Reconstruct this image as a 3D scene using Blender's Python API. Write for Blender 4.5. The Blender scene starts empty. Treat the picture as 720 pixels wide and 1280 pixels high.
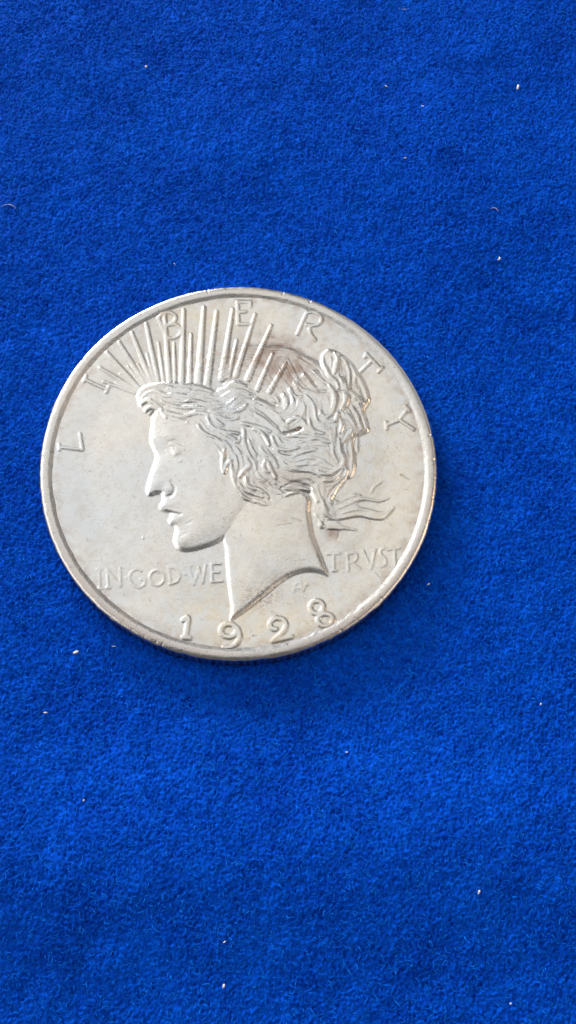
import bpy, math
import numpy as np
from mathutils import Matrix, Vector

# ------------------------------------------------------------------ units
# the builder works in millimetres and writes centimetres (1 unit = 1 cm)
U = 0.1
S = bpy.context.scene
S.unit_settings.system = 'METRIC'
S.unit_settings.scale_length = 0.01
rng = np.random.default_rng(1928)

# ------------------------------------------------------------------ camera
CAM = np.array([5.016, -39.315, 107.889])
PITCH, ROLL, FPX = math.radians(17.903), math.radians(4.240), 1500.0
cam = bpy.data.cameras.new('camera')
cam.sensor_fit = 'VERTICAL'
cam.sensor_height = 36.0
cam.lens = FPX / 1280.0 * 36.0
cam.clip_start = 0.1
cam.clip_end = 5000.0
camo = bpy.data.objects.new('camera', cam)
S.collection.objects.link(camo)
camo.matrix_world = Matrix.Translation(Vector(CAM * U)) @ Matrix.Rotation(PITCH, 4, 'X') @ Matrix.Rotation(ROLL, 4, 'Z')
S.camera = camo
cam.dof.use_dof = True
cam.dof.focus_distance = 11.45
cam.dof.aperture_fstop = 16.0

# ------------------------------------------------------------------ light
world = bpy.data.worlds.new('World')
S.world = world
world.use_nodes = True
wb = world.node_tree.nodes['Background']
wb.inputs[0].default_value = (0.95, 0.96, 1.0, 1)
wb.inputs[1].default_value = 0.12


def area(name, direction, dist, size, size_y, power, color):
    """A soft rectangular source (window, ceiling, lamp, added fill) aimed at the coin."""
    l = bpy.data.lights.new(name, 'AREA')
    l.shape = 'RECTANGLE'
    l.size, l.size_y = size, size_y
    l.energy = power
    l.color = color
    o = bpy.data.objects.new(name, l)
    S.collection.objects.link(o)
    d = Vector(direction).normalized()
    o.location = d * dist
    o.rotation_euler = d.to_track_quat('Z', 'Y').to_euler()
    return o


# radiance of a one-sided rectangle = power / (pi * area)
def watts(radiance, w, h):
    return radiance * math.pi * w * h


area('window_light', (-0.50, 0.80, 0.28), 160, 66, 34, watts(46, 66, 34), (0.95, 0.98, 1.0))
area('sky_panel', (-0.72, 0.40, 0.56), 170, 120, 110, watts(2.3, 120, 110), (0.93, 0.97, 1.0))
area('side_window', (-0.68, -0.22, 0.64), 160, 90, 115, watts(1.7, 90, 115), (1.0, 0.98, 0.93))
area('ceiling_light', (-0.14, 0.36, 1.0), 230, 185, 170, watts(0.78, 185, 170), (1.0, 0.98, 0.945))
area('warm_fill', (0.68, -0.14, 0.62), 170, 110, 110, watts(1.0, 120, 120), (1.0, 0.86, 0.72))  # added broad warm fill lamp, lifts the relief slopes facing down-right
area('warm_lamp', (0.66, 0.14, 0.62), 160, 46, 64, watts(2.6, 46, 64), (1.0, 0.72, 0.47))
area('pale_fill', (0.52, 0.74, 0.42), 180, 110, 90, watts(0.60, 110, 90), (1.0, 0.95, 0.90))  # added fill lamp, keeps slopes facing right and up-right from going dark

S.view_settings.view_transform = 'Standard'
S.view_settings.look = 'None'
S.view_settings.exposure = 0.0
S.view_settings.gamma = 1.0
S.view_settings.use_curve_mapping = False
S.render.engine = 'CYCLES'
S.cycles.max_bounces = 6
S.cycles.sample_clamp_indirect = 4.0


# ------------------------------------------------------------------ helpers
def back(px, py, z):
    """Photograph pixel -> millimetre point on the level plane z."""
    u = (np.asarray(px, float) - 360) / FPX
    v = -(np.asarray(py, float) - 640) / FPX
    c, s = math.cos(ROLL), math.sin(ROLL)
    u, v = c * u - s * v, s * u + c * v
    c, s = math.cos(PITCH), math.sin(PITCH)
    dx, dy, dz = u, v * c + s, v * s - c
    t = (z - CAM[2]) / dz
    return CAM[0] + dx * t, CAM[1] + dy * t


def mesh_obj(name, verts, faces, mat, parent=None, smooth=True, normals=None, attrs=None):
    """verts in mm (N,3); faces (M,k) ints."""
    me = bpy.data.meshes.new(name)
    verts = np.asarray(verts, np.float32) * U
    faces = np.asarray(faces, np.int32)
    n, k = faces.shape
    me.vertices.add(len(verts))
    me.vertices.foreach_set('co', verts.ravel())
    me.loops.add(n * k)
    me.loops.foreach_set('vertex_index', faces.ravel())
    me.polygons.add(n)
    me.polygons.foreach_set('loop_start', np.arange(0, n * k, k, dtype=np.int32))
    me.polygons.foreach_set('loop_total', np.full(n, k, np.int32))
    me.update(calc_edges=True)
    me.polygons.foreach_set('use_smooth', np.full(n, smooth))
    if normals is not None:
        me.normals_split_custom_set_from_vertices(np.asarray(normals, float).tolist())
    for an, av in (attrs or {}).items():
        a = me.attributes.new(an, 'FLOAT', 'POINT')
        a.data.foreach_set('value', np.asarray(av, np.float32))
    me.materials.append(mat)
    o = bpy.data.objects.new(name, me)
    S.collection.objects.link(o)
    if parent is not None:
        o.parent = parent
    return o


def band_noise(ny, nx, step, wl, bw=0.45, seed=0, aniso=1.0):
    """White noise band-passed round wavelength wl (mm) on a grid of pitch step."""
    r = np.random.default_rng(seed)
    f = np.fft.rfft2(r.standard_normal((ny, nx)))
    ky = np.fft.fftfreq(ny, step)[:, None]
    kx = np.fft.rfftfreq(nx, step)[None, :]
    k = np.sqrt((kx * aniso) ** 2 + ky ** 2) + 1e-9
    f *= np.exp(-(np.log(k * wl) / bw) ** 2)
    o = np.fft.irfft2(f, s=(ny, nx))
    return o / o.std()


def low_noise(ny, nx, step, wl, seed=0):
    r = np.random.default_rng(seed)
    f = np.fft.rfft2(r.standard_normal((ny, nx)))
    ky = np.fft.fftfreq(ny, step)[:, None]
    kx = np.fft.rfftfreq(nx, step)[None, :]
    f *= np.exp(-(kx ** 2 + ky ** 2) * wl ** 2)
    f[0, 0] = 0
    o = np.fft.irfft2(f, s=(ny, nx))
    return o / o.std()


def sstep(x, a, b):
    t = np.clip((x - a) / (b - a), 0, 1)
    return t * t * (3 - 2 * t)


# ------------------------------------------------------------------ materials
def new_mat(name):
    m = bpy.data.materials.new(name)
    m.use_nodes = True
    nt = m.node_tree
    return m, nt, nt.nodes['Principled BSDF']


def silver_material():
    m, nt, b = new_mat('worn_silver')
    N, L = nt.nodes.new, nt.links.new
    b.inputs['Metallic'].default_value = 1.0
    tc = N('ShaderNodeTexCoord')

    def noise(scale, detail=4, rough=0.55):
        n = N('ShaderNodeTexNoise')
        n.inputs['Scale'].default_value = scale
        n.inputs['Detail'].default_value = detail
        n.inputs['Roughness'].default_value = rough
        L(tc.outputs['Object'], n.inputs['Vector'])
        return n

    def ramp(src, a, b_):
        r = N('ShaderNodeMapRange')
        r.inputs['From Min'].default_value, r.inputs['From Max'].default_value = a, b_
        L(src, r.inputs['Value'])
        return r.outputs[0]

    def mix(fac, a, b_):
        x = N('ShaderNodeMix')
        x.data_type = 'RGBA'
        if isinstance(fac, float):
            x.inputs[0].default_value = fac
        else:
            L(fac, x.inputs[0])
        for i, c in ((6, a), (7, b_)):
            if isinstance(c, tuple):
                x.inputs[i].default_value = (*c, 1)
            else:
                L(c, x.inputs[i])
        return x.outputs[2]

    def mul(a, b_):
        x = N('ShaderNodeMath')
        x.operation = 'MULTIPLY'
        for i, c in ((0, a), (1, b_)):
            if isinstance(c, float):
                x.inputs[i].default_value = c
            else:
                L(c, x.inputs[i])
        return x.outputs[0]

    def attr(n):
        a = N('ShaderNodeAttribute')
        a.attribute_name = n
        return a.outputs['Fac']

    n1, n2, n3 = noise(0.9, 3), noise(5.0, 5, 0.65), noise(26.0, 4, 0.7)
    c = mix(ramp(n1.outputs[0], 0.38, 0.64), (0.77, 0.80, 0.82), (0.88, 0.85, 0.80))
    c = mix(mul(ramp(n2.outputs[0], 0.50, 0.68), 0.40), c, (0.66, 0.61, 0.58))
    c = mix(mul(attr('warm'), 1.0), c, (0.86, 0.79, 0.66))          # pale straw toning
    c = mix(mul(attr('brown'), 0.9), c, (0.44, 0.33, 0.28))         # brown tarnish patches
    sp = mul(ramp(n3.outputs[0], 0.60, 0.68), attr('grime'))
    c = mix(mul(sp, 0.75), c, (0.20, 0.17, 0.16))                   # dark specks of old dirt
    L(c, b.inputs['Base Color'])
    rr = N('ShaderNodeMapRange')
    rr.inputs['From Min'].default_value, rr.inputs['From Max'].default_value = 0.35, 0.7
    rr.inputs['To Min'].default_value, rr.inputs['To Max'].default_value = 0.24, 0.35
    L(n2.outputs[0], rr.inputs['Value'])
    L(rr.outputs[0], b.inputs['Roughness'])
    # fine surface wear: satin grain and hairline marks
    n4 = noise(60.0, 3, 0.6)
    mp = N('ShaderNodeMapping')
    mp.inputs['Rotation'].default_value = (0, 0, 0.5)
    mp.inputs['Scale'].default_value = (4.0, 26.0, 1.0)
    L(tc.outputs['Object'], mp.inputs['Vector'])
    n5 = N('ShaderNodeTexNoise')
    n5.inputs['Scale'].default_value = 3.0
    n5.inputs['Detail'].default_value = 3
    L(mp.outputs[0], n5.inputs['Vector'])
    ad = N('ShaderNodeMath')
    ad.operation = 'ADD'
    L(n4.outputs[0], ad.inputs[0])
    L(mul(n5.outputs[0], 0.5), ad.inputs[1])
    ad2 = N('ShaderNodeMath')
    ad2.operation = 'ADD'
    L(ad.outputs[0], ad2.inputs[0])
    L(mul(n2.outputs[0], 0.3), ad2.inputs[1])
    bp = N('ShaderNodeBump')
    bp.inputs['Strength'].default_value = 0.5
    bp.inputs['Distance'].default_value = 0.003
    L(ad2.outputs[0], bp.inputs['Height'])
    L(bp.outputs[0], b.inputs['Normal'])
    return m


def velvet_material(name, dark, light, sheen):
    m, nt, b = new_mat(name)
    N, L = nt.nodes.new, nt.links.new
    a = N('ShaderNodeAttribute')
    a.attribute_name = 'tint'
    x = N('ShaderNodeMix')
    x.data_type = 'RGBA'
    L(a.outputs['Fac'], x.inputs[0])
    x.inputs[6].default_value = (*dark, 1)
    x.inputs[7].default_value = (*light, 1)
    L(x.outputs[2], b.inputs['Base Color'])
    b.inputs['Roughness'].default_value = 0.75
    b.inputs['Specular IOR Level'].default_value = 0.04
    b.inputs['Sheen Weight'].default_value = sheen
    b.inputs['Sheen Roughness'].default_value = 0.5
    b.inputs['Sheen Tint'].default_value = (0.01, 0.34, 1.0, 1)
    return m


SILVER = silver_material()
VELVET = velvet_material('blue_velvet', (0.0001, 0.032, 0.36), (0.0003, 0.096, 0.70), 0.10)
FIBRE = velvet_material('blue_fibre', (0.0001, 0.039, 0.38), (0.005, 0.19, 0.84), 0.12)
LINT, _nt, _b = new_mat('white_lint')
_b.inputs['Base Color'].default_value = (0.82, 0.80, 0.80, 1)
_b.inputs['Roughness'].default_value = 0.6

# ------------------------------------------------------------------ velvet cloth
CLOTH_Z = -2.12
R = 19.05
step = 0.128
gx = np.arange(-34.0, 42.0, step)
gy = np.arange(-57.0, 67.0, step)
ny, nx = len(gy), len(gx)
wave = 0.15 * low_noise(ny, nx, step, 22, 3) + 0.045 * low_noise(ny, nx, step, 3.6, 4)
pile = -np.abs(band_noise(ny, nx, step, 0.72, 0.42, 5, 0.7)) * 0.115
pile += -np.abs(band_noise(ny, nx, step, 1.35, 0.35, 6, 0.7)) * 0.05
pile += band_noise(ny, nx, step, 0.44, 0.35, 7, 0.75) * 0.055
mod = 0.92 + 0.08 * np.clip(low_noise(ny, nx, step, 5, 8), -1.5, 1.5)
GX, GY = np.meshgrid(gx, gy)
wave += 1.7 * np.exp(-((GY + 37 - 0.10 * GX) / 8.5) ** 2) + 0.75 * np.exp(-((GY - 40 + 0.25 * GX) / 9) ** 2) + 0.25 * np.exp(-((GX + 31) / 7) ** 2)
RR = np.hypot(GX, GY)
edge_fade = np.minimum.reduce([sstep(GX, -34, -33), sstep(-GX, -41.9, -41), sstep(GY, -57, -56), sstep(-GY, -66.9, -66)])
press = -0.5 * (1 - sstep(RR, 18.5, 19.25)) + 0.06 * np.exp(-((RR - 20.0) / 0.7) ** 2)
CH = CLOTH_Z + edge_fade * (wave * sstep(RR, 18, 27) + pile * mod) + press
# widen the sheet beyond the view with ever larger steps
ext = 0.6 * 1.35 ** np.arange(17)
ext = np.cumsum(ext)
fx = np.concatenate([gx[0] - ext[::-1], gx, gx[-1] + ext])
fy = np.concatenate([gy[0] - ext[::-1], gy, gy[-1] + ext])
HZ = np.pad(CH, 17, mode='edge')
tint = np.clip(0.5 + 0.10 * low_noise(ny, nx, step, 6, 9) + 0.22 * low_noise(ny, nx, step, 0.35, 10), 0, 1)
TT = np.pad(tint, 17, mode='edge')
X2, Y2 = np.meshgrid(fx, fy)
mY, mX = X2.shape
idx = np.arange(mY * mX).reshape(mY, mX)
q = np.stack([idx[:-1, :-1], idx[:-1, 1:], idx[1:, 1:], idx[1:, :-1]], -1).reshape(-1, 4)
cloth = mesh_obj('velvet_cloth', np.stack([X2, Y2, HZ], -1).reshape(-1, 3), q, VELVET, attrs={'tint': TT.ravel()})
cloth['kind'] = 'structure'


def cloth_height(x, y):
    i = np.clip(((y - gy[0]) / step).astype(int), 0, ny - 1)
    j = np.clip(((x - gx[0]) / step).astype(int), 0, nx - 1)
    return CH[i, j]


# nap: short curled fibres lying on the cloth
NF = 150000
fx0 = rng.uniform(-33.8, 41.7, NF)
fy0 = rng.uniform(-56.8, 66.7, NF)
keep = np.hypot(fx0, fy0) > R + 0.05
fx0, fy0 = fx0[keep], fy0[keep]
NF = len(fx0)
angf = low_noise(ny, nx, step, 1.1, 12)
ii = ((fy0 - gy[0]) / step).astype(int)
jj = ((fx0 - gx[0]) / step).astype(int)
ang = 1.25 * angf[ii, jj] + rng.normal(0, 0.7, NF)
ang = np.where(rng.random(NF) < 0.5, ang, ang + np.pi)
ln = rng.gamma(6, 0.050, NF) + 0.10
wid = rng.uniform(0.020, 0.045, NF)
curl = rng.normal(0, 1.5, NF)
z0 = CH[ii, jj] - 0.02
rise = rng.uniform(0.05, 0.17, NF)
P = []
px_, py_ = fx0.copy(), fy0.copy()
prof = [0, 0.75, 1.0, 0.55]
for k in range(4):
    a = ang + curl * (k / 3 - 0.3)
    zz = np.maximum(z0 + rise * prof[k], cloth_height(px_, py_) + (0.0 if k == 0 else 0.01))
    w = wid * (1.0, 0.95, 0.8, 0.35)[k]
    tilt = rng.uniform(-0.4, 0.4, NF) * w
    P.append(np.stack([px_ - np.sin(a) * w, py_ + np.cos(a) * w, zz + tilt], -1))
    P.append(np.stack([px_ + np.sin(a) * w, py_ - np.cos(a) * w, zz - tilt], -1))
    px_ = px_ + np.cos(a) * ln / 3
    py_ = py_ + np.sin(a) * ln / 3
V = np.stack(P, 1)
ok = np.hypot(px_, py_) > R + 0.02
V = V[ok]
NF = len(V)
base = (np.arange(NF) * 8)[:, None, None]
F = base + np.array([[0, 1, 3, 2], [2, 3, 5, 4], [4, 5, 7, 6]])[None]
ft = np.repeat(np.clip(rng.beta(0.8, 2.0, NF), 0, 1), 8)
nap = mesh_obj('velvet_nap', V.reshape(-1, 3), F.reshape(-1, 4), FIBRE, attrs={'tint': ft})
nap['kind'] = 'stuff'
nap['label'] = 'short royal blue velvet fibres covering the cloth round the coin'
nap['category'] = 'velvet pile'

# ------------------------------------------------------------------ the coin
coin = bpy.data.objects.new('silver_coin', None)
S.collection.objects.link(coin)
coin.location = (0, 0, 0)
coin['label'] = 'worn silver coin dated 1928 with a left-facing head, lying on the blue velvet'
coin['category'] = 'coin'

FIELD = -0.30
DPLANE = -0.22
g = 0.05
c1 = np.arange(-17.95, 17.951, g)
GN = len(c1)
CX, CY = np.meshgrid(c1, c1)
K = 1 / 13.03      # millimetres per photograph pixel on the coin


def tr(pts):
    p = np.array(pts, float)
    x, y = back(p[:, 0], p[:, 1], DPLANE)
    return np.stack([x, y], -1)


def smooth_line(p, n=4, closed=False):
    p = np.asarray(p, float)
    if len(p) < 3:
        return p
    e = np.vstack([p[-1], p, p[0], p[1]]) if closed else np.vstack([2 * p[0] - p[1], p, 2 * p[-1] - p[-2]])
    out = []
    for i in range(1, len(e) - 2):
        a, b_, c, d = e[i - 1:i + 3]
        for t in np.arange(n) / n:
            out.append(0.5 * ((2 * b_) + (c - a) * t + (2 * a - 5 * b_ + 4 * c - d) * t * t + (3 * b_ - a - 3 * c + d) * t ** 3))
    if not closed:
        out.append(p[-1])
    return np.array(out)


def window(p, m):
    lo = p.min(0) - m
    hi = p.max(0) + m
    j0, i0 = np.clip(((lo - c1[0]) / g).astype(int), 0, GN)
    j1, i1 = np.clip(((hi - c1[0]) / g).astype(int) + 2, 0, GN)
    return slice(i0, i1), slice(j0, j1)


def line_dist(p, sl):
    """Distance to the polyline and the position along it (0..1)."""
    x, y = CX[sl], CY[sl]
    best = np.full(x.shape, 1e9)
    tt = np.zeros(x.shape)
    seg = np.hypot(*(p[1:] - p[:-1]).T)
    cum = np.concatenate([[0], np.cumsum(seg)])
    for i in range(len(p) - 1):
        a, b_ = p[i], p[i + 1]
        d = b_ - a
        l2 = max(d @ d, 1e-12)
        t = np.clip(((x - a[0]) * d[0] + (y - a[1]) * d[1]) / l2, 0, 1)
        dd = np.hypot(x - a[0] - t * d[0], y - a[1] - t * d[1])
        mk = dd < best
        best = np.where(mk, dd, best)
        tt = np.where(mk, (cum[i] + t * seg[i]) / cum[-1], tt)
    return best, tt


def poly_field(pts, m=0.2, smooth=True):
    """Signed distance (positive inside) of a closed outline, on its own window."""
    p = tr(pts)
    if smooth:
        p = smooth_line(p, 3, True)
    sl = window(p, m)
    d, _ = line_dist(np.vstack([p, p[0]]), sl)
    x, y = CX[sl], CY[sl]
    ins = np.zeros(x.shape, bool)
    for i in range(len(p)):
        (xa, ya), (xb, yb) = p[i], p[(i + 1) % len(p)]
        if ya == yb:
            continue
        c = ((ya > y) != (yb > y)) & (x < (xb - xa) * (y - ya) / (yb - ya) + xa)
        ins ^= c
    out = np.full(CX.shape, -9.0)
    out[sl] = np.where(ins, d, -d)
    return out


def rnd(d, w):
    return np.sin(0.5 * np.pi * np.clip(d / w, 0, 1))


# ---- traced drawing (photograph pixels, thrown back on the coin's plane)
FACE = [(215, 500), (191, 517), (189, 530), (186.7, 545), (187, 554), (190.5, 562), (193.6, 570), (192, 578), (188.5, 588), (185, 599),
        (182, 611), (182.3, 616), (184.5, 619.5), (190, 620), (197, 618), (201.5, 619.5), (202.3, 625), (199.5, 630), (198, 634),
        (200, 637.5), (204, 639.5), (211, 643), (211.5, 646.5), (209.3, 650.5), (211, 655), (216.5, 658), (218.5, 661), (217.5, 667),
        (216, 675), (217.5, 681), (221.5, 686.5), (229, 689.5), (240, 689), (254, 685.5), (268, 680.5), (280, 674), (291, 664),
        (301, 651), (315, 636), (330, 615), (330, 560), (300, 510), (260, 495)]
NECK = [(278, 660), (280.5, 685), (281.5, 702), (283, 722), (285.5, 742), (287.5, 760), (286.2, 778), (293, 774), (303, 767.5),
        (312, 761), (322, 752.5), (334, 743), (345, 733.5), (359, 723.5), (373, 717.5), (387, 715), (400, 717), (411.5, 720.5), (406.5, 705),
        (400, 688), (394, 673), (390.5, 658), (388, 640), (386, 618), (350, 600), (310, 600)]
TRUNC = [(286, 780), (293, 774), (303, 767.5), (312, 761), (322, 752.5), (334, 743), (345, 733.5), (359, 723.5), (373, 717.5), (387, 715),
         (400, 717), (413, 721)]
CROWN = [(232, 486), (243, 462), (255, 446), (270, 436), (300, 431), (345, 430.5), (364, 434), (382, 443), (401, 455), (412, 500),
         (380, 545), (300, 535), (250, 505)]
HAIR = [(170, 493), (171, 503), (174.5, 511), (182, 517), (188, 520), (194, 517), (200, 520), (208, 526), (219, 529), (233, 528), (240, 534),
        (246, 543), (256, 552), (266, 558), (272, 565), (275, 572), (275, 585), (277, 592), (282, 595), (287, 590), (289, 603), (294, 613),
        (302, 623.5), (311, 628.5), (322, 632), (334, 635), (345, 631), (357, 623), (371, 618.5), (386, 618), (391, 626), (389, 636),
        (392, 645), (396, 650), (398, 660), (407, 661), (409, 651), (420, 650), (424, 640), (418, 628), (420, 617), (431, 601), (441, 596), (445, 580),
        (443, 562), (443, 550), (449, 546), (461, 540), (460, 528), (456, 514), (463, 503), (461, 490), (455, 474), (447, 463), (441, 455), (430, 444),
        (420, 438), (410, 436), (402, 442), (400, 452), (396, 461), (372, 470), (356, 490), (335, 499), (318, 490), (312, 480), (298, 474), (283, 477), (270, 486),
        (262, 483), (252, 479.5), (235, 477), (210, 476), (193, 477), (181, 480), (173, 486)]
WISPS = [(405, 628), (430, 626), (441, 617), (452, 619), (468, 624), (486, 621), (487, 624), (474, 628), (458, 626), (448, 630), (462, 636), (478, 639), (490, 632), (494, 635), (486, 645), (477, 650),
         (462, 648), (449, 646), (436, 649), (424, 651), (434, 658), (446, 661), (445, 663), (432, 662), (421, 663), (408, 661), (400, 650)]

# hair strands: (group, half width px, height mm, points)
ST = {
 'fringe': [
  (3.2, .075, [(172.5, 496), (178, 487.5), (190, 482.5), (203, 482.5), (215, 485)]),
  (3.0, .075, [(176.7, 499), (185, 491), (196.7, 490), (208, 495), (216.7, 493), (226.7, 495), (238, 495), (245, 491), (253, 491), (263, 492.5)]),
  (3.0, .065, [(210, 487), (223, 486), (237, 487)]),
  (2.6, .065, [(193, 480), (210, 479), (230, 481), (250, 484), (265, 489)]),
  (3.2, .08, [(176, 505), (184, 501), (193, 505), (200, 513), (208, 522)]),
  (2.6, .07, [(182, 514), (187.5, 509.5), (193, 511), (197, 516)]),
  (2.8, .06, [(202, 502), (215, 508), (230, 510), (247, 510), (260, 511), (277, 509)]),
  (2.8, .055, [(207, 516), (220, 520), (233, 521), (247, 517), (260, 519)]),
  (2.6, .07, [(233, 502), (247, 502), (260, 506), (270, 504), (278, 507), (285, 506), (292, 500)]),
  (2.4, .07, [(262, 515), (273, 516), (284, 514), (295, 515), (303, 512), (308, 507)]),
  (2.4, .06, [(273, 488), (283, 486), (290, 480), (298, 480), (307, 483)]),
  (2.4, .06, [(280, 496), (293, 488), (303, 488), (312, 493)]),
  (2.2, .05, [(290, 509), (300, 502), (310, 500), (318, 505)]),
 ],
 'curls': [
  (2.5, .085, [(233, 528), (240, 533), (247, 543), (255, 550), (266, 557), (273, 564), (277, 569)]),
  (2.2, .085, [(281, 562), (278.5, 573), (277, 584), (278.5, 590), (282, 593)]),
  (2.4, .07, [(248, 533), (252, 539), (258, 544), (268, 548), (276, 555), (280, 562)]),
  (2.6, .075, [(259, 520), (263, 532), (270, 538), (282, 542), (290, 542), (298, 543)]),
  (2.2, .07, [(265, 520), (272, 528), (279, 533)]),
  (2.4, .065, [(267, 519), (277, 523), (287, 526), (298, 523)]),
  (2.4, .075, [(280, 543), (290, 548), (297, 553.5), (301, 549)]),
  (2.6, .09, [(305, 539), (305, 550), (307, 560), (312, 570), (318, 578), (320, 588)]),
  (2.2, .075, [(311, 551), (315, 562), (320, 570)]),
  (2.4, .085, [(317, 537), (327, 542), (333, 550), (337, 557)]),
  (2.2, .08, [(340, 547), (343, 556), (348, 564)]),
  (2.2, .06, [(302, 530), (313, 532), (327, 536), (338, 541)]),
  (2.4, .085, [(288.5, 577), (283.5, 582), (282.5, 588)]),
  (2.5, .09, [(289, 578), (290, 590), (291, 601), (296, 613), (305, 623), (313, 626)]),
  (2.4, .085, [(307, 570), (309, 577), (312, 583), (305, 590), (300, 597)]),
  (2.6, .095, [(307.5, 598), (308.5, 606), (315, 611), (323, 612), (331, 618), (335, 623)]),
  (2.2, .08, [(321, 591), (325, 597), (332, 602)]),
  (2.3, .09, [(332, 577), (329.5, 583), (332, 589), (336, 591)]),
  (2.2, .09, [(335, 577), (338, 586), (342, 593), (345, 598)]),
  (2.4, .075, [(312, 628), (322, 628), (332, 632)]),
  (2.2, .07, [(299, 606), (305, 613), (317, 618), (328, 622)]),
  (2.2, .07, [(335, 605), (340, 612), (347, 616), (353, 617)]),
  (2.4, .06, [(270, 550), (283, 556), (290, 566), (296, 576), (297, 588)]),
  (2.2, .06, [(294, 560), (300, 568), (303, 578)]),
  (2.2, .06, [(325, 560), (331, 568), (340, 574), (347, 585)]),
 ],
 'back_hair': [
  (2.6, .06, [(320, 519), (330, 526), (340, 534.5), (348, 541)]),
  (2.8, .07, [(318, 500), (333, 508), (344, 517), (354, 529), (360, 534)]),
  (2.4, .06, [(343, 605), (353, 610), (363, 613), (370, 612)]),
  (2.4, .07, [(357, 621), (365, 617.5), (374, 616)]),
  (2.2, .055, [(348, 573), (360, 585), (373, 588), (390, 590), (400, 595)]),
  (2.2, .055, [(352, 595), (362, 600), (373, 599), (385, 598), (393, 603)]),
  (2.2, .05, [(350, 607), (360, 607), (373, 610), (388, 613)]),
  (2.0, .05, [(362, 582), (373, 582), (384, 580)]),
  (2.2, .065, [(340, 550), (345, 558), (353, 563), (363, 563), (373, 560)]),
  (2.2, .065, [(347, 548), (353, 556), (363, 558), (373, 555), (383, 552), (395, 550)]),
  (2.2, .06, [(360, 545), (375, 546), (390, 547), (407, 553), (417, 553)]),
  (2.2, .06, [(342, 563), (350, 570), (363, 572), (373, 568), (381, 565), (395, 562)]),
  (2.0, .05, [(352, 574), (368, 577), (382, 574), (391, 573), (405, 578)]),
  (2.0, .05, [(393, 580), (403, 578), (415, 585), (427, 584)]),
  (2.2, .055, [(397, 590), (407, 593), (418, 590), (427, 583), (431, 573)]),
  (2.2, .055, [(405, 601), (417, 600), (425, 593), (429, 585)]),
  (2.4, .06, [(352, 491), (357, 498), (359, 506), (356, 511)]),
  (2.2, .06, [(361, 487), (365, 493), (371, 497), (379, 496)]),
  (2.0, .05, [(370, 482), (372, 488), (377, 493)]),
  (2.2, .055, [(335, 510), (345, 514), (355, 513), (361, 506)]),
  (2.2, .06, [(348, 519), (358, 519), (366, 515), (372, 508), (373, 501)]),
  (2.4, .06, [(377, 502), (380, 510), (378, 520), (372, 528)]),
  (2.2, .06, [(382, 495), (388, 502), (393, 510), (394, 519)]),
  (2.2, .06, [(400, 514), (402, 522), (408, 527), (415, 528), (421, 523)]),
  (2.2, .06, [(387, 526), (388, 534), (394, 540), (404, 543)]),
  (2.2, .055, [(393, 512), (396, 525), (404, 533), (413, 537)]),
  (2.4, .075, [(355, 533), (363, 526), (371, 523), (379, 527), (385, 537), (393, 543)]),
  (2.2, .05, [(383, 471), (386, 480), (394, 485), (406, 488)]),
  (2.0, .05, [(378, 467), (382, 473), (388, 478)]),
  (2.0, .05, [(387, 462), (393, 465), (398, 473), (405, 478)]),
  (2.0, .05, [(365, 472), (369, 480), (376, 486), (386, 490)]),
  (2.2, .06, [(356, 478), (362, 487), (366, 500), (365, 507)]),
 ],
 'bun': [
  (2.8, .12, [(411, 437.5), (403.5, 443), (403, 453), (408.5, 463), (413, 472), (420, 478), (423, 486)]),
  (3.0, .08, [(419, 441), (422, 449), (420, 459), (417, 468)]),
  (2.6, .08, [(427, 446), (437, 454), (443, 467), (443, 478)]),
  (2.6, .09, [(439, 457), (446, 469), (452, 478), (457, 489), (460, 499)]),
  (2.6, .085, [(438, 491), (445, 497), (453, 504)]),
  (2.6, .09, [(447, 505), (452, 513), (456.5, 526), (460, 537)]),
  (2.4, .09, [(423, 517), (419, 527)]),
  (2.4, .09, [(425, 524), (427.5, 532), (425, 541)]),
  (3.6, .075, [(412, 483), (418, 495), (418, 507), (414, 517), (407, 522), (400, 519)]),
  (4.2, .09, [(427, 474), (432, 489), (432, 502), (427, 512)]),
  (2.4, .065, [(430, 517), (438, 524), (443, 533), (445, 541)]),
  (2.4, .065, [(429, 526), (437, 532), (440, 539), (434, 545), (430, 553)]),
  (2.8, .095, [(442, 549), (440, 558), (442, 570), (440, 588)]),
  (2.2, .07, [(447, 548), (446, 557), (447, 564)]),
  (2.4, .08, [(443, 577), (441, 589), (436, 597)]),
  (2.4, .07, [(434, 588), (430, 600), (420, 614), (413, 623)]),
  (2.4, .055, [(423, 548), (425, 563), (430, 573), (432, 587)]),
  (2.4, .055, [(440, 510), (446, 519), (450, 530), (453, 537)]),
  (2.2, .055, [(413, 540), (416, 553), (417, 566), (422, 578)]),
  (2.2, .055, [(431, 452), (436, 462), (437, 474), (436, 485)]),
 ],
 'loose_strands': [
  (2.4, .085, [(390, 611), (393, 618), (397, 627)]),
  (2.6, .07, [(395, 607), (399, 620), (404, 632), (408, 642), (413, 647)]),
  (2.6, .07, [(394, 643), (398, 652), (403, 659)]),
  (2.4, .06, [(416, 629), (430, 625), (440, 619), (450, 619)]),
  (1.8, .045, [(424, 635), (435, 630), (447, 625), (458, 623.5), (473, 626), (485, 623)]),
  (2.0, .05, [(410, 648), (425, 648), (437, 645.5), (450, 644), (463, 647), (477, 648.5), (485, 643), (492, 635)]),
  (1.8, .045, [(428, 641), (443, 637), (460, 637), (476, 641), (488, 637)]),
  (1.6, .045, [(464, 615), (468, 608), (478, 601)]),
  (1.8, .05, [(410, 660), (423, 661), (432, 660), (445, 662)]),
  (2.2, .08, [(412, 625), (415, 629)]),
 ],
}
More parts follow.
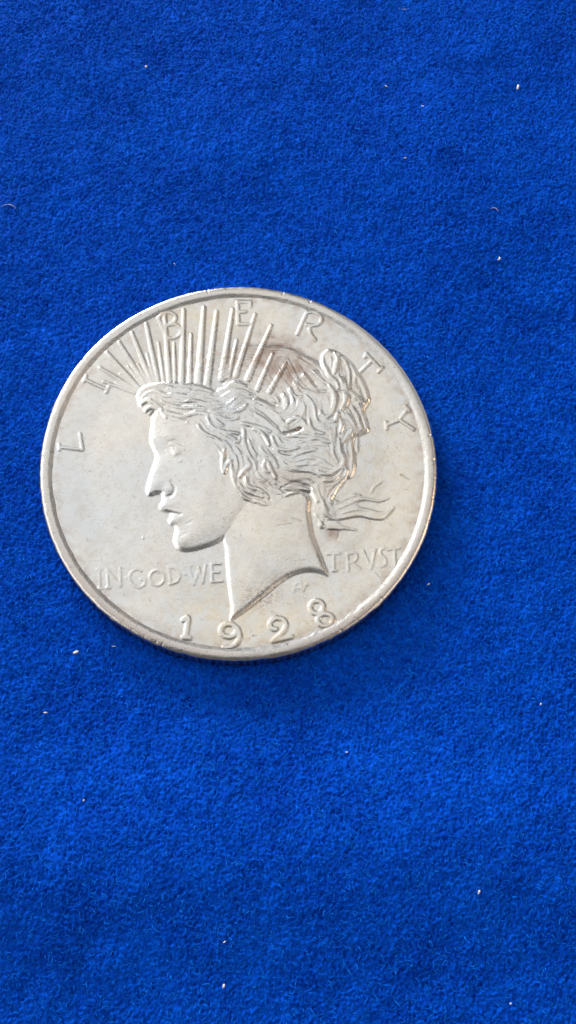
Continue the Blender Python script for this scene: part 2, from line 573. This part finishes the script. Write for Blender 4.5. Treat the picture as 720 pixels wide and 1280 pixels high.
RAYS = [  # outer end, inner end, half widths px
 ((129, 477), (168, 490), 1.5, 2.2), ((145, 478), (168, 487), 1.2, 1.6), ((125, 460), (171, 487), 1.7, 2.2), ((150, 467), (171, 483), 1.2, 1.6),
 ((134, 441), (174, 485), 1.9, 2.3), ((160, 458), (178, 480), 1.2, 1.6), ((149, 428), (181, 479), 1.9, 2.3), ((172.5, 455), (186, 479), 1.2, 1.6),
 ((165, 416), (190, 479), 2.0, 2.3), ((184, 442), (193, 478), 1.4, 1.7), ((183, 405), (198, 478), 2.0, 2.3), ((198, 428), (205, 478), 1.3, 1.7),
 ((206, 393), (212, 478), 2.0, 2.4), ((217.5, 428), (219, 478), 1.3, 1.8), ((230, 388), (227, 478), 2.0, 2.6), ((239, 417.5), (237, 478), 1.5, 2.2),
 ((255, 385), (248, 479), 2.2, 3.1), ((271, 390), (259, 483), 2.1, 2.9), ((291, 387), (277, 474), 2.0, 2.8), ((296, 425), (286, 472), 1.6, 1.9),
 ((285, 455), (282, 472), 1.0, 1.4), ((319, 393), (295, 470), 1.8, 2.4), ((339, 407), (310, 474), 1.8, 2.8), ((341, 442), (322, 487), 1.6, 2.2), ((357.5, 454), (337, 490), 1.7, 2.3)]


def ring(cx, cy, rx, ry, n=14):
    return [(cx + rx * math.cos(2 * math.pi * i / n), cy + ry * math.sin(2 * math.pi * i / n)) for i in range(n + 1)]


# letters: (name, character, half width px, height mm, strokes)
LET = [
 ('letter', 2.0, .11, [[(75, 559), (103, 562)], [(103, 562), (100, 542)], [(74, 556), (74.5, 562.5)]]),
 ('letter', 2.0, .12, [[(107, 475), (134, 487)], [(108, 470.5), (105, 477.5)], [(136, 483), (133, 490)]]),
 ('letter', 2.2, .11, [[(198, 398), (209, 422)], [(198, 398), (204, 392), (212, 391), (219, 395), (219, 401), (213, 405), (205, 407.5)],
                       [(205, 407.5), (218, 405.5), (226, 411), (225, 418), (217, 422.5), (209, 422)]]),
 ('letter', 2.3, .11, [[(297, 378), (298, 404)], [(297, 377.5), (313, 378)], [(313, 378), (313.5, 383)], [(298, 390), (307, 390)], [(298, 405), (314, 405)], [(315, 404), (317, 399)]]),
 ('letter', 2.2, .11, [[(383, 392), (372, 417)], [(384, 391), (393, 390.5), (401, 396), (401, 403), (394, 407), (383, 406)], [(387, 408), (388, 417), (394, 425)]]),
 ('letter', 2.0, .11, [[(450, 465), (464, 452)], [(458, 443), (476, 462)], [(458, 442), (456, 447)], [(478, 460), (473, 465)]]),
 ('letter', 2.0, .11, [[(483, 531.5), (499, 525)], [(499, 525), (510, 511)], [(499, 525), (517, 537)], [(482.5, 527.5), (483.5, 536)], [(507, 508), (512, 514)]]),
 ('letter', 1.45, .06, [[(124, 712), (125, 736)], [(121, 712), (127, 712)], [(122, 736), (128, 736)]]),
 ('letter', 1.45, .07, [[(134, 712), (135.5, 735)], [(134, 712), (151, 733)], [(150, 710), (151, 733)], [(133, 735), (138, 735)]]),
 ('letter', 1.5, .07, [[(177, 713), (171, 711), (164, 715), (161.5, 722), (165, 730), (173, 734), (180, 731), (181, 724)], [(176, 724), (183, 724)]]),
 ('letter', 1.5, .07, [ring(196, 722, 9, 9.5)]),
 ('letter', 1.5, .07, [[(211, 708.5), (213, 730)], [(210, 709), (219, 710), (224.5, 717), (222, 726), (212, 730)]]),
 ('letter', 1.5, .07, [[(235.5, 707), (242, 730)], [(242, 730), (249, 711)], [(248, 709), (253.5, 728)], [(253.5, 728), (257, 706)], [(233, 707), (238.5, 707)]]),
 ('letter', 1.5, .07, [[(264.5, 704.5), (265, 727)], [(264, 704.5), (276, 704)], [(265, 715), (274, 715)], [(265, 727), (278, 726)]]),
 ('letter', 1.4, .07, [[(417, 692), (417.5, 713)], [(409, 692), (425, 691.5)], [(415, 713), (420.5, 713)]]),
 ('letter', 1.4, .07, [[(434, 692), (435.5, 713)], [(434, 692), (443, 691), (446.5, 695), (444, 701), (436, 703)], [(439, 703), (450, 711)]]),
 ('letter', 1.4, .07, [[(454, 688.5), (464, 711)], [(464, 711), (468.5, 688)], [(465.5, 688), (470, 687)]]),
 ('letter', 1.4, .07, [[(484.5, 687.5), (480, 685.5), (475.5, 688), (476.5, 694), (481.5, 698.5), (482, 704.5), (478, 708), (474, 707)]]),
 ('letter', 1.4, .07, [[(493, 687), (494, 708)], [(486.5, 687), (499.5, 685.5)]]),
 ('dot', 1.5, .06, [[(157.5, 722), (158.5, 722)]]),
 ('dot', 1.5, .06, [[(231, 717), (232, 717)]]),
 ('dot', 1.5, .06, [[(502, 695), (503, 695)]]),
 ('digit', 3.0, .12, [[(235.5, 774), (232.5, 796)], [(229, 775), (234.5, 771.5)], [(229, 797), (237, 797.5)]]),
 ('digit', 2.9, .12, [ring(286, 788, 10, 8.2), [(296.5, 785), (299.8, 795), (296, 804), (289, 808.5), (280, 809.5)]]),
 ('digit', 2.9, .12, [[(345, 786.5), (339, 785), (338, 777.5), (345, 772.5), (354, 774.5), (357.5, 782), (353, 791), (343, 800)], [(341, 801.5), (352, 799), (364.5, 796)]]),
 ('digit', 2.7, .12, [ring(396, 759, 8.3, 8.2), ring(406.7, 775.2, 9.6, 7.8)]),
 ('monogram', 1.0, .05, [[(367, 740), (368, 732), (372, 728.5), (376, 728)], [(376, 728), (378.5, 739)], [(369, 735), (378, 735)], [(383, 729), (379, 739)], [(380, 731), (385, 731)]]),
]

# ---- relief, millimetres above the field
PXK = K
neck_d = poly_field(NECK)
td, _ = line_dist(smooth_line(tr(TRUNC), 4), (slice(0, GN), slice(0, GN)))
neckH = np.where(neck_d > 0, 0.13 * rnd(neck_d, 0.55) + 0.13 * rnd(neck_d, 4.0), 0)
neckH = np.where(neck_d > 0, np.minimum(neckH, 0.015 + 0.46 * td), 0)
face_d = poly_field(FACE)
faceH = np.where(face_d > 0, 0.12 * rnd(face_d, 0.42) + 0.08 * rnd(face_d, 2.0) + 0.17 * rnd(face_d, 6.8), 0)


def bump(cx, cy, rx, ry, amp, deg=0.0):
    x, y = back(cx, cy, DPLANE)
    c, s = math.cos(math.radians(deg)), math.sin(math.radians(deg))
    dx, dy = CX - x, CY - y
    a = (c * dx + s * dy) / (rx * K)
    b_ = (-s * dx + c * dy) / (ry * K)
    return amp * np.exp(-(a * a + b_ * b_))


def stroke(pts, w, amp, out, taper=0.35, flat=False):
    p = smooth_line(tr(pts), 4)
    sl = window(p, w * K * 2.2)
    d, t = line_dist(p, sl)
    ww = w * K * (1 - taper * np.abs(2 * t - 1) ** 2)
    out[sl] += amp * np.exp(-(d / ww) ** 2)


det = np.zeros(CX.shape)
det += bump(206, 563, 7, 9, -0.045) + bump(221.5, 566, 4.5, 4.2, 0.075) + bump(226, 577, 4, 2.6, 0.028) + bump(213, 545, 13, 5, 0.040, 8)
det += bump(211, 611.5, 6, 6.5, 0.060) + bump(206, 632, 5, 5, 0.022) + bump(216, 652, 7, 4.5, 0.028) + bump(226, 677, 10, 9, 0.040)
det += bump(252, 612, 26, 38, 0.050) + bump(231, 652, 6, 6, -0.018) + bump(200, 585, 8, 22, 0.020, -12)
stroke([(212, 557), (218, 556), (226, 559.5), (233, 563)], 1.8, 0.028, det)
stroke([(211, 553), (218, 552), (228, 556)], 1.5, -0.030, det)
stroke([(215, 561), (217.5, 566), (219, 571)], 1.6, 0.030, det)
stroke([(219, 575), (223, 577.5), (227, 577)], 1.8, 0.020, det)
stroke([(214, 602), (218.5, 611), (215, 619.5), (209, 621)], 2.0, -0.055, det)
stroke([(193, 617), (198, 615.6), (204, 616)], 1.5, -0.050, det)
stroke([(203, 639), (211, 640.5), (219, 642), (226, 643.5)], 1.4, -0.095, det, 0.1)
stroke([(206, 636.5), (216, 638.5), (226, 642)], 1.5, 0.030, det)
stroke([(225, 671), (230, 668.5), (235, 667)], 1.0, -0.030, det)
stroke([(232, 655), (237, 654), (241, 651)], 1.2, -0.025, det)
faceH = np.where(face_d > 0, faceH + det * sstep(face_d, 0.0, 0.25), 0)

crown_d = poly_field(CROWN)
crownH = np.where(crown_d > 0, (0.07 * rnd(crown_d, 0.45) + 0.06 * rnd(crown_d, 4)) * (0.35 + 0.65 * sstep(CX, back(275, 440, DPLANE)[0], back(335, 440, DPLANE)[0])), 0)
hair_d = poly_field(HAIR)
wisp_d = poly_field(WISPS)
lowfade = 0.30 + 0.70 * sstep(CY, back(330, 632, DPLANE)[1], back(330, 596, DPLANE)[1])
hairH = np.where(hair_d > 0, 0.085 * lowfade * rnd(hair_d, 0.55) + 0.20 * rnd(hair_d, 3.4), 0)
wispH = np.where(wisp_d > 0, 0.04 * rnd(wisp_d, 0.4), 0)

def blur(a, n=1):
    for _ in range(n):
        b2 = np.pad(a, 1, mode='edge')
        a = (b2[1:-1, :-2] + 2 * b2[1:-1, 1:-1] + b2[1:-1, 2:]) / 4
        b2 = np.pad(a, 1, mode='edge')
        a = (b2[:-2, 1:-1] + 2 * b2[1:-1, 1:-1] + b2[2:, 1:-1]) / 4
    return a


near = np.full(CX.shape, 9.0)
grp = np.zeros(CX.shape, np.int32)
ridge = np.zeros(CX.shape)
gnames = list(ST)
orx = np.zeros(CX.shape)
ory = np.zeros(CX.shape)
hv = np.random.default_rng(9)
for gi, gn in enumerate(gnames):
    for w, h, pts in ST[gn]:
        p = smooth_line(tr(pts), 4)
        sl = window(p, 1.6)
        d, t = line_dist(p, sl)
        cum = np.concatenate([[0], np.cumsum(np.hypot(*(p[1:] - p[:-1]).T))])
        tang = np.gradient(p, axis=0)
        th2 = 2 * np.unwrap(np.arctan2(tang[:, 1], tang[:, 0]))
        a2 = np.interp(t, cum / cum[-1], th2)
        wt = np.exp(-d / 0.28) + 1e-5
        orx[sl] += wt * np.cos(a2)
        ory[sl] += wt * np.sin(a2)
        h = h * hv.uniform(0.65, 1.1)
        ww = w * K * 1.22 * (1 - 0.35 * np.abs(2 * t - 1) ** 3)
        rdg = h * 1.0 * np.clip(1 - (d / ww) ** 2, 0, 1) ** 0.8
        ridge[sl] = np.maximum(ridge[sl], rdg)
        mk = d < near[sl]
        near[sl] = np.where(mk, d, near[sl])
        gg = grp[sl]
        gg[mk] = gi + 1
warp = low_noise(GN, GN, g, 0.8, 21)
# strands: noise smeared along the direction the traced locks run in
orient = 0.5 * np.arctan2(ory, orx)
src = band_noise(GN, GN, g, 0.30, 0.35, 61) + 0.5 * band_noise(GN, GN, g, 0.7, 0.4, 62)
yy, xx = np.mgrid[0:GN, 0:GN].astype(float)
acc_l = src.copy()
for sgn in (1, -1):
    px2, py2 = xx.copy(), yy.copy()
    pa = orient + (0 if sgn > 0 else np.pi)
    vx, vy = np.cos(pa), np.sin(pa)
    for _ in range(16):
        px2 = np.clip(px2 + vx, 0, GN - 1)
        py2 = np.clip(py2 + vy, 0, GN - 1)
        ix, iy = px2.astype(int), py2.astype(int)
        o2 = orient[iy, ix]
        nx2, ny2 = np.cos(o2), np.sin(o2)
        flip = np.where(nx2 * vx + ny2 * vy < 0, -1.0, 1.0)
        vx, vy = nx2 * flip, ny2 * flip
        acc_l += src[iy, ix]
fine = acc_l / acc_l[hair_d > 0].std()
in_hair = (hair_d > 0) | (wisp_d > 0)
hm = np.where(hair_d > 0, sstep(hair_d, 0, 0.18), 0)
relief = np.maximum(neckH, faceH)
relief = np.maximum(relief, crownH + (0.010 * fine + 0.5 * ridge) * (crown_d > 0) * sstep(crown_d, 0, .3))
over = (hair_d > 0)
relief = np.where(over, np.maximum(hairH, relief * 0.96 + 0.050 * lowfade * rnd(hair_d, 0.45)), relief)
relief = np.where(wisp_d > 0, np.maximum(relief, wispH), relief)
relief += hm * (blur(ridge, 2) * 0.98 + 0.0105 * np.clip(fine, -2.2, 2.2))
free = (~over)
strand_only = free & (ridge > 0.012)
relief = relief + np.where(free & (crown_d <= 0), ridge * 0.75, 0)
# deep pocket behind the ear and the grooves of the band
stroke([(351, 542), (360, 542.5), (369, 540), (378, 537)], 2.8, -0.12, relief, 0.9)
stroke([(372, 536.5), (378, 537)], 2.6, -0.07, relief, 0.5)
stroke([(320, 511), (333, 519), (345, 530), (352, 540)], 1.3, -0.06, relief)
stroke([(317, 495), (333, 501), (345, 507)], 1.6, -0.07, relief)
stroke([(351, 611), (366, 604), (378, 606), (390, 612)], 1.6, -0.06, relief)
stroke([(345, 606), (356, 614), (372, 614), (388, 617)], 1.5, -0.06, relief)
stroke([(425, 490), (436, 492), (441, 497)], 1.7, -0.06, relief)
stroke([(392, 478), (399, 488), (408, 490)], 2.6, -0.06, relief)
stroke([(330, 618), (337, 625)], 1.8, -0.07, relief)
stroke([(283, 582), (285.5, 588)], 1.2, -0.05, relief)
stroke([(415, 619), (424, 625), (434, 626)], 1.4, -0.05, relief)
stroke([(410, 651), (425, 651), (437, 648.5), (450, 647), (463, 650), (477, 651)], 1.2, -0.035, relief)
stroke([(408, 663), (421, 663), (424, 668), (421, 675)], 1.2, -0.035, relief)

# rays: tapered, rounded bars that sink into the hair
rayid = np.full(CX.shape, -1, np.int32)
rayH = np.zeros(CX.shape)
for i, (a, b_, w0, w1) in enumerate(RAYS):
    p = tr([a, b_])
    sl = window(p, 0.5)
    d, t = line_dist(p, sl)
    w = 1.42 * (w0 + (1.3 * w1 - w0) * t) * K
    hgt = (0.030 + 0.048 * (w0 + w1) / 4.5) * np.clip(1 - (d / w) ** 2, 0, 1) ** 0.9
    mk = hgt > rayH[sl]
    rayH[sl] = np.where(mk, hgt, rayH[sl])
    rr_ = rayid[sl]
    rr_[mk & (hgt > 0.01)] = i
ray_ok = ~((hair_d > 0.10))
rayH *= ray_ok
rayid[~ray_ok] = -1
relief = np.where(rayH > 0, relief + rayH * 0.95, relief)

# lettering
letid = np.full(CX.shape, -1, np.int32)
for i, (nm, w, h, strokes) in enumerate(LET):
    acc = np.zeros(CX.shape)
    for s_ in strokes:
        p = smooth_line(tr(s_), 3) if len(s_) > 2 else tr(s_)
        sl = window(p, 0.5)
        d, t = line_dist(p, sl)
        acc[sl] = np.maximum(acc[sl], 0.52 * h * np.clip((1 - (d / (w * K * 1.3)) ** 2) * 1.2, 0, 1))
    relief = np.where(acc > 0, np.maximum(relief, acc), relief)
    letid[acc > 0.008] = i


relief = blur(relief, 4)
# wear of the field: slight swell, contact marks and hairlines
rad = np.hypot(CX, CY)
swell = 0.005 * low_noise(GN, GN, g, 2.6, 31) + 0.0006 * low_noise(GN, GN, g, 0.55, 32)
swell += 0.0005 * band_noise(GN, GN, g, 0.35, 0.5, 33)
marks = np.zeros(CX.shape)
mr = np.random.default_rng(77)
for _ in range(170):
    a_, r_ = mr.uniform(0, 2 * np.pi), 17.3 * math.sqrt(mr.random())
    x0, y0 = r_ * math.cos(a_), r_ * math.sin(a_)
    L_ = mr.gamma(2, 0.22) + 0.05
    th = mr.normal(0.15, 0.6)
    p = np.array([[x0, y0], [x0 + L_ * math.cos(th), y0 + L_ * math.sin(th) + mr.normal(0, .06)]])
    sl = window(p, 0.3)
    d, t = line_dist(p, sl)
    marks[sl] -= mr.uniform(0.002, 0.007) * np.exp(-(d / mr.uniform(0.04, 0.07)) ** 2)
for pts, w_, a_ in [([(501, 593), (507, 596), (512, 599.5)], 1.1, -0.03), ([(470, 716), (478, 724)], 1.0, -0.02), ([(118, 700), (124, 699.5)], 1.2, 0.012),
                    ([(125, 696), (126.5, 701)], 1.1, 0.018), ([(178.5, 671), (179.5, 673)], 1.3, 0.03), ([(166, 620), (171, 623)], 1.1, -0.02),
                    ([(365, 648), (378, 652)], 0.9, -0.02), ([(346, 658), (366, 655)], 0.8, -0.015), ([(350, 770), (340, 764)], 1.2, -0.02), ([(316, 795), (322, 796)], 1.2, -0.025)]:
    stroke(pts, w_, a_, marks)
Z = FIELD + relief + swell * (1 - 0.5 * (relief > 0.02)) + marks + 0.155 * sstep(rad, 13.8, 18.0)

# normals from the height field, shared by every piece so no seam shows
dzy, dzx = np.gradient(Z, g)
NRM = np.stack([-dzx, -dzy, np.ones_like(Z)], -1)
NRM /= np.linalg.norm(NRM, axis=-1, keepdims=True)


# toning and dirt
def blob(cx, cy, rx, ry, deg=0):
    return np.clip(bump(cx, cy, rx, ry, 1.0, deg), 0, 1)


tn = 0.5 + 0.5 * np.clip(0.8 * low_noise(GN, GN, g, 0.9, 41), -1, 1)
tn2 = 0.5 + 0.5 * np.clip(low_noise(GN, GN, g, 0.35, 42), -1, 1)
warm = np.clip(0.55 * blob(250, 430, 90, 45) + 0.12 * tn + 0.35 * sstep(CX, -4, 14) + 0.75 * blob(340, 790, 95, 40, 12) + 0.55 * blob(265, 755, 70, 40) + 0.6 * blob(250, 390, 70, 22) + 0.35 * blob(340, 660, 45, 30) + 0.35 * blob(500, 640, 40, 80), 0, 1) * (0.4 + 0.6 * tn)
brown = np.clip(0.16 * tn * tn2 + 0.30 * blob(235, 445, 60, 35) * (rayH < 0.02) * (0.4 + tn) + 0.25 * blob(400, 425, 40, 14, 25) * tn + 0.35 * np.clip(sstep(rad, 16.6, 17.9), 0, 1) * tn + 0.95 * np.clip(1.6 * blob(350, 452, 38, 26, -20), 0, 1) * (0.45 + 0.55 * tn) * (crown_d > -0.3) + 0.5 * blob(350, 424, 34, 10, -8) * (0.5 + 0.5 * tn) + 0.95 * blob(415, 666, 8, 7)
                + 0.35 * blob(290, 450, 22, 28) + 0.3 * blob(365, 600, 30, 12) + 0.9 * blob(372, 538, 6, 3)
                + 0.6 * blob(341, 421, 3, 2) + 0.4 * blob(330, 738, 30, 9, 40) * tn2 + 0.5 * blob(334, 750, 15, 9, 20) * tn2
                + 0.3 * blob(300, 585, 40, 40) * (relief < 0.27) * (hair_d > 0), 0, 1)
# old dirt sits in the deepest hair grooves
groove = np.clip((blur(relief, 8) - relief) / 0.03, 0, 1) * (hair_d > 0)
brown = np.clip(brown + 0.45 * groove * tn2, 0, 1)
grime = np.clip(0.55 * tn2 + 0.9 * blob(345, 425, 30, 14) + 0.7 * blob(330, 750, 16, 12) + 0.4 * groove, 0, 1)

# ---- cut the field into its pieces
cell = lambda a: a[:-1, :-1]
half = g / 2
rc = np.hypot(c1[:-1][None, :] + half, c1[:-1][:, None] + half)
inside = rc < 17.88
lab = np.zeros((GN - 1, GN - 1), np.int32)          # 0 field
lab[(cell(neck_d) > 0) | (cell(face_d) > 0)] = 1
gh = cell(np.where(hair_d > 0, np.maximum(grp, 1), np.where((wisp_d > 0) | strand_only, np.maximum(grp, 1), np.where((crown_d > 0) & (rayH <= 0), 99, 0))))
for gi in range(len(gnames)):
    lab[gh == gi + 1] = 10 + gi
lab[gh == 99] = 9
rcell = cell(rayid)
lab[(rcell >= 0)] = 100 + rcell[rcell >= 0]
lcell = cell(letid)
lab[(lcell >= 0)] = 200 + lcell[lcell >= 0]
lab[~inside] = -1
ids = np.arange(GN * GN).reshape(GN, GN)
quads = np.stack([ids[:-1, :-1], ids[:-1, 1:], ids[1:, 1:], ids[1:, :-1]], -1)
VV = np.stack([CX, CY, Z], -1).reshape(-1, 3)
NN = NRM.reshape(-1, 3)
AT = {'warm': warm.ravel(), 'brown': brown.ravel(), 'grime': grime.ravel()}


def piece(name, code, parent, label=None):
    q = quads[lab == code]
    if len(q) < 6:
        return None
    u, inv = np.unique(q, return_inverse=True)
    o = mesh_obj(name, VV[u], inv.reshape(q.shape), SILVER, parent, True, NN[u], {k: v[u] for k, v in AT.items()})
    if label:
        o['label'] = label
    return o


piece('field', 0, coin)
bust = piece('bust', 1, coin)
HL = {'fringe': 'rolled fringe over the forehead', 'curls': 'loose curls beside the cheek', 'back_hair': 'wavy hair swept back over the ear',
      'bun': 'tall knot of hair at the back of the head', 'loose_strands': 'thin strands flying back from the nape'}
for gi, gn in enumerate(gnames):
    piece(gn, 10 + gi, bust, HL[gn])
piece('crown_hair', 9, bust, 'flat toned hair behind the rays')
for i in range(len(RAYS)):
    piece('ray', 100 + i, coin)
LL = 'LIBERTYINGODWETRVST'
for i, (nm, *_r) in enumerate(LET):
    piece(nm, 200 + i, coin)

# ---- rim, reeded edge and underside, turned round the axis
NS = 189 * 8
th = np.arange(NS) * 2 * np.pi / NS
prof = [(17.50, -0.24), (17.72, -0.162), (17.84, -0.128), (17.96, -0.088), (18.07, -0.048), (18.17, -0.017), (18.28, -0.001), (18.42, 0.004), (18.60, 0.0),
        (18.74, -0.015), (18.85, -0.05), (18.94, -0.11), (19.00, -0.18)]
nr = np.random.default_rng(5)


def circ_noise(n, lo, hi, seed):
    r = np.random.default_rng(seed)
    f = np.zeros(n // 2 + 1, complex)
    k = np.arange(lo, hi)
    f[lo:hi] = (r.standard_normal(hi - lo) + 1j * r.standard_normal(hi - lo)) / np.sqrt(k)
    o = np.fft.irfft(f, n)
    return o / o.std()


rows = []
for i, (r, z) in enumerate(prof):
    dz = 0.004 * circ_noise(NS, 2, 60, 50 + i // 2) * (1 if 3 < i < 11 else 0.3)
    dr = 0.016 * circ_noise(NS, 1, 9, 70) + 0.010 * circ_noise(NS, 12, 160, 71 + i // 3)
    if i >= 8:
        nick = np.clip(circ_noise(NS, 40, 300, 91) - 1.6, 0, 2)
        dr = dr - 0.03 * nick
        dz = dz - 0.02 * nick
    rows.append(np.stack([(r + dr) * np.cos(th), (r + dr) * np.sin(th), z + dz], -1))
rimv = np.concatenate(rows)
m = len(prof)
ri = np.arange(m * NS).reshape(m, NS)
rq = np.stack([ri[:-1], ri[1:], np.roll(ri[1:], -1, 1), np.roll(ri[:-1], -1, 1)], -1).reshape(-1, 4)
ang_v = np.tile(th, m)
# dirtier along the lower left and the foot of the picture
low = np.exp(-((np.angle(np.exp(1j * (ang_v - math.radians(238)))) / 0.75) ** 2)) + 0.7 * np.exp(-((np.angle(np.exp(1j * (ang_v - math.radians(305)))) / 0.35) ** 2))
rw = np.repeat([0.3, 0.5, 0.6, 0.4, 0.3, 0.35, .4, .5, .5, .5, .4, .3, .4], NS)
rim = mesh_obj('rim', rimv, rq, SILVER, coin, attrs={'warm': 0.35 * rw, 'brown': np.clip((0.32 + 0.45 * low) * rw * 1.4, 0, 1), 'grime': np.clip(0.7 + 0.5 * low, 0, 1)})
reed = 0.5 + 0.5 * np.cos(189 * th)
reed = np.clip(reed * 1.6 - 0.2, 0, 1)
top_r = np.hypot(rows[-1][:, 0], rows[-1][:, 1])
er = [top_r, top_r + 0.02 - 0.10 * (1 - reed), top_r + 0.03 - 0.17 * (1 - reed), top_r + 0.03 - 0.17 * (1 - reed), top_r - 0.02, top_r - 0.25, np.full(NS, 17.9), np.full(NS, 17.4), np.full(NS, 0.01)]
ez = [rows[-1][:, 2], -0.23, -0.30, -2.10, -2.22, -2.38, -2.40, -2.25, -2.25]
ev = np.concatenate([np.stack([r * np.cos(th), r * np.sin(th), np.broadcast_to(z, r.shape)], -1) for r, z in zip(er, ez)])
m = len(er)
ei = np.arange(m * NS).reshape(m, NS)
eq = np.stack([ei[:-1], ei[1:], np.roll(ei[1:], -1, 1), np.roll(ei[:-1], -1, 1)], -1).reshape(-1, 4)
n_ = len(ev)
mesh_obj('reeded_edge', ev, eq, SILVER, coin, attrs={'warm': np.zeros(n_), 'brown': np.full(n_, 0.55), 'grime': np.full(n_, 1.0)})


# ------------------------------------------------------------------ lint on the cloth
def lint(px, py, length, width, deg, bend, label, color=None):
    x, y = back(px, py, CLOTH_Z + 0.05)
    x, y = float(x), float(y)
    a = math.radians(deg)
    n, k = 7, 6
    pts = []
    for i in range(n):
        s = i / (n - 1) - 0.5
        aa = a + bend * s
        pts.append((x + math.cos(aa) * s * length, y + math.sin(aa) * s * length, (1 - (2 * s) ** 2) * 0.06))
    pts = np.array(pts)
    pts[:, 2] += float(cloth_height(np.array([x]), np.array([y]))[0]) + 0.07
    vs, fs = [], []
    for i in range(n):
        t = pts[min(i + 1, n - 1)] - pts[max(i - 1, 0)]
        t /= np.linalg.norm(t)
        s1 = np.cross(t, (0, 0, 1))
        s1 /= np.linalg.norm(s1)
        s2 = np.cross(s1, t)
        w = 1.25 * width * (0.35 + 0.65 * math.sin(math.pi * (i + 0.5) / n)) * rng.uniform(0.8, 1.15)
        for j in range(k):
            b_ = 2 * math.pi * j / k
            vs.append(pts[i] + w * (math.cos(b_) * s1 + math.sin(b_) * s2))
    for i in range(n - 1):
        for j in range(k):
            fs.append((i * k + j, i * k + (j + 1) % k, (i + 1) * k + (j + 1) % k, (i + 1) * k + j))
    # closed ends
    for i0 in (0, (n - 1) * k):
        fs.append((i0, i0 + 1, i0 + 2, i0 + 3))
        fs.append((i0, i0 + 3, i0 + 4, i0 + 5))
    v = np.array(vs)
    o = mesh_obj('lint_speck', v, fs, LINT)
    org = Vector((x * U, y * U, float(v[:, 2].min()) * U))
    o.data.transform(Matrix.Translation(-org))
    o.location = org
    o['label'] = label
    o['category'] = 'lint'
    o['group'] = 'white lint specks on the velvet'
    return o


LINTS = [
 (183, 86, 0.36, 0.11, 95, 0.2, 'white lint speck high on the velvet at the upper left, well above the coin'),
 (648, 107.5, 0.62, 0.12, 82, 0.3, 'largest tan-white lint speck, upper right part of the velvet'),
 (623, 328, 0.50, 0.07, 60, 1.6, 'curved white lint sliver right of the coin top'),
 (95, 815.5, 0.50, 0.11, 28, 0.2, 'bright oval lint speck just below the lower left of the coin rim'),
 (482.5, 109, 0.34, 0.055, -20, 0.3, 'thin white lint dash at the top centre right of the velvet'),
 (528, 136, 0.26, 0.06, -15, 0.1, 'tiny white lint dot below and right of the thin dash near the top'),
 (505, 203, 0.36, 0.05, 0, 0.2, 'short level lint dash between the coin and the top edge'),
 (142, 808, 0.42, 0.035, 5, 0.3, 'faint lint thread close under the coin rim at the lower left'),
 (57, 891, 0.36, 0.05, 3, 0.1, 'small level lint dash at the left edge below the coin'),
 (106, 1001, 0.22, 0.08, 90, 0.1, 'small round lint dot on the lower left of the velvet'),
 (280, 1232, 0.30, 0.10, 80, 0.1, 'round white lint dot nearest the bottom edge, left of centre'),
 (595, 1115, 0.36, 0.09, 70, 0.1, 'pale lint dot on the lower right of the velvet'),
 (638, 1254, 0.34, 0.08, 30, 0.3, 'white lint speck in the bottom right corner of the velvet'),
 (536, 730, 0.28, 0.065, 40, 0.2, 'dim lint speck in the shadow right of the coin'),
 (12, 257, 1.7, 0.022, -3, -0.9, 'long pale lint hair at the left edge above the coin'),
 (617, 265, 1.1, 0.018, -15, -1.2, 'fine pale curved lint hair at the right above the coin'),
 (505, 11, 1.6, 0.018, 5, 0.7, 'fine pale lint hair at the top edge of the velvet'),
 (281, 1177, 0.24, 0.05, 40, 0.2, 'faint lint dot above the round dot near the bottom edge'),
 (218, 329, 0.30, 0.05, -50, 0.6, 'small lint speck just above the top left of the coin rim'),
 (433, 941, 0.18, 0.05, 10, 0.1, 'tiny lint dot below the coin shadow'),
 (676, 880, 0.20, 0.05, 70, 0.1, 'tiny lint dot at the right edge level with the coin shadow'),
]
for args in LINTS:
    lint(*args)
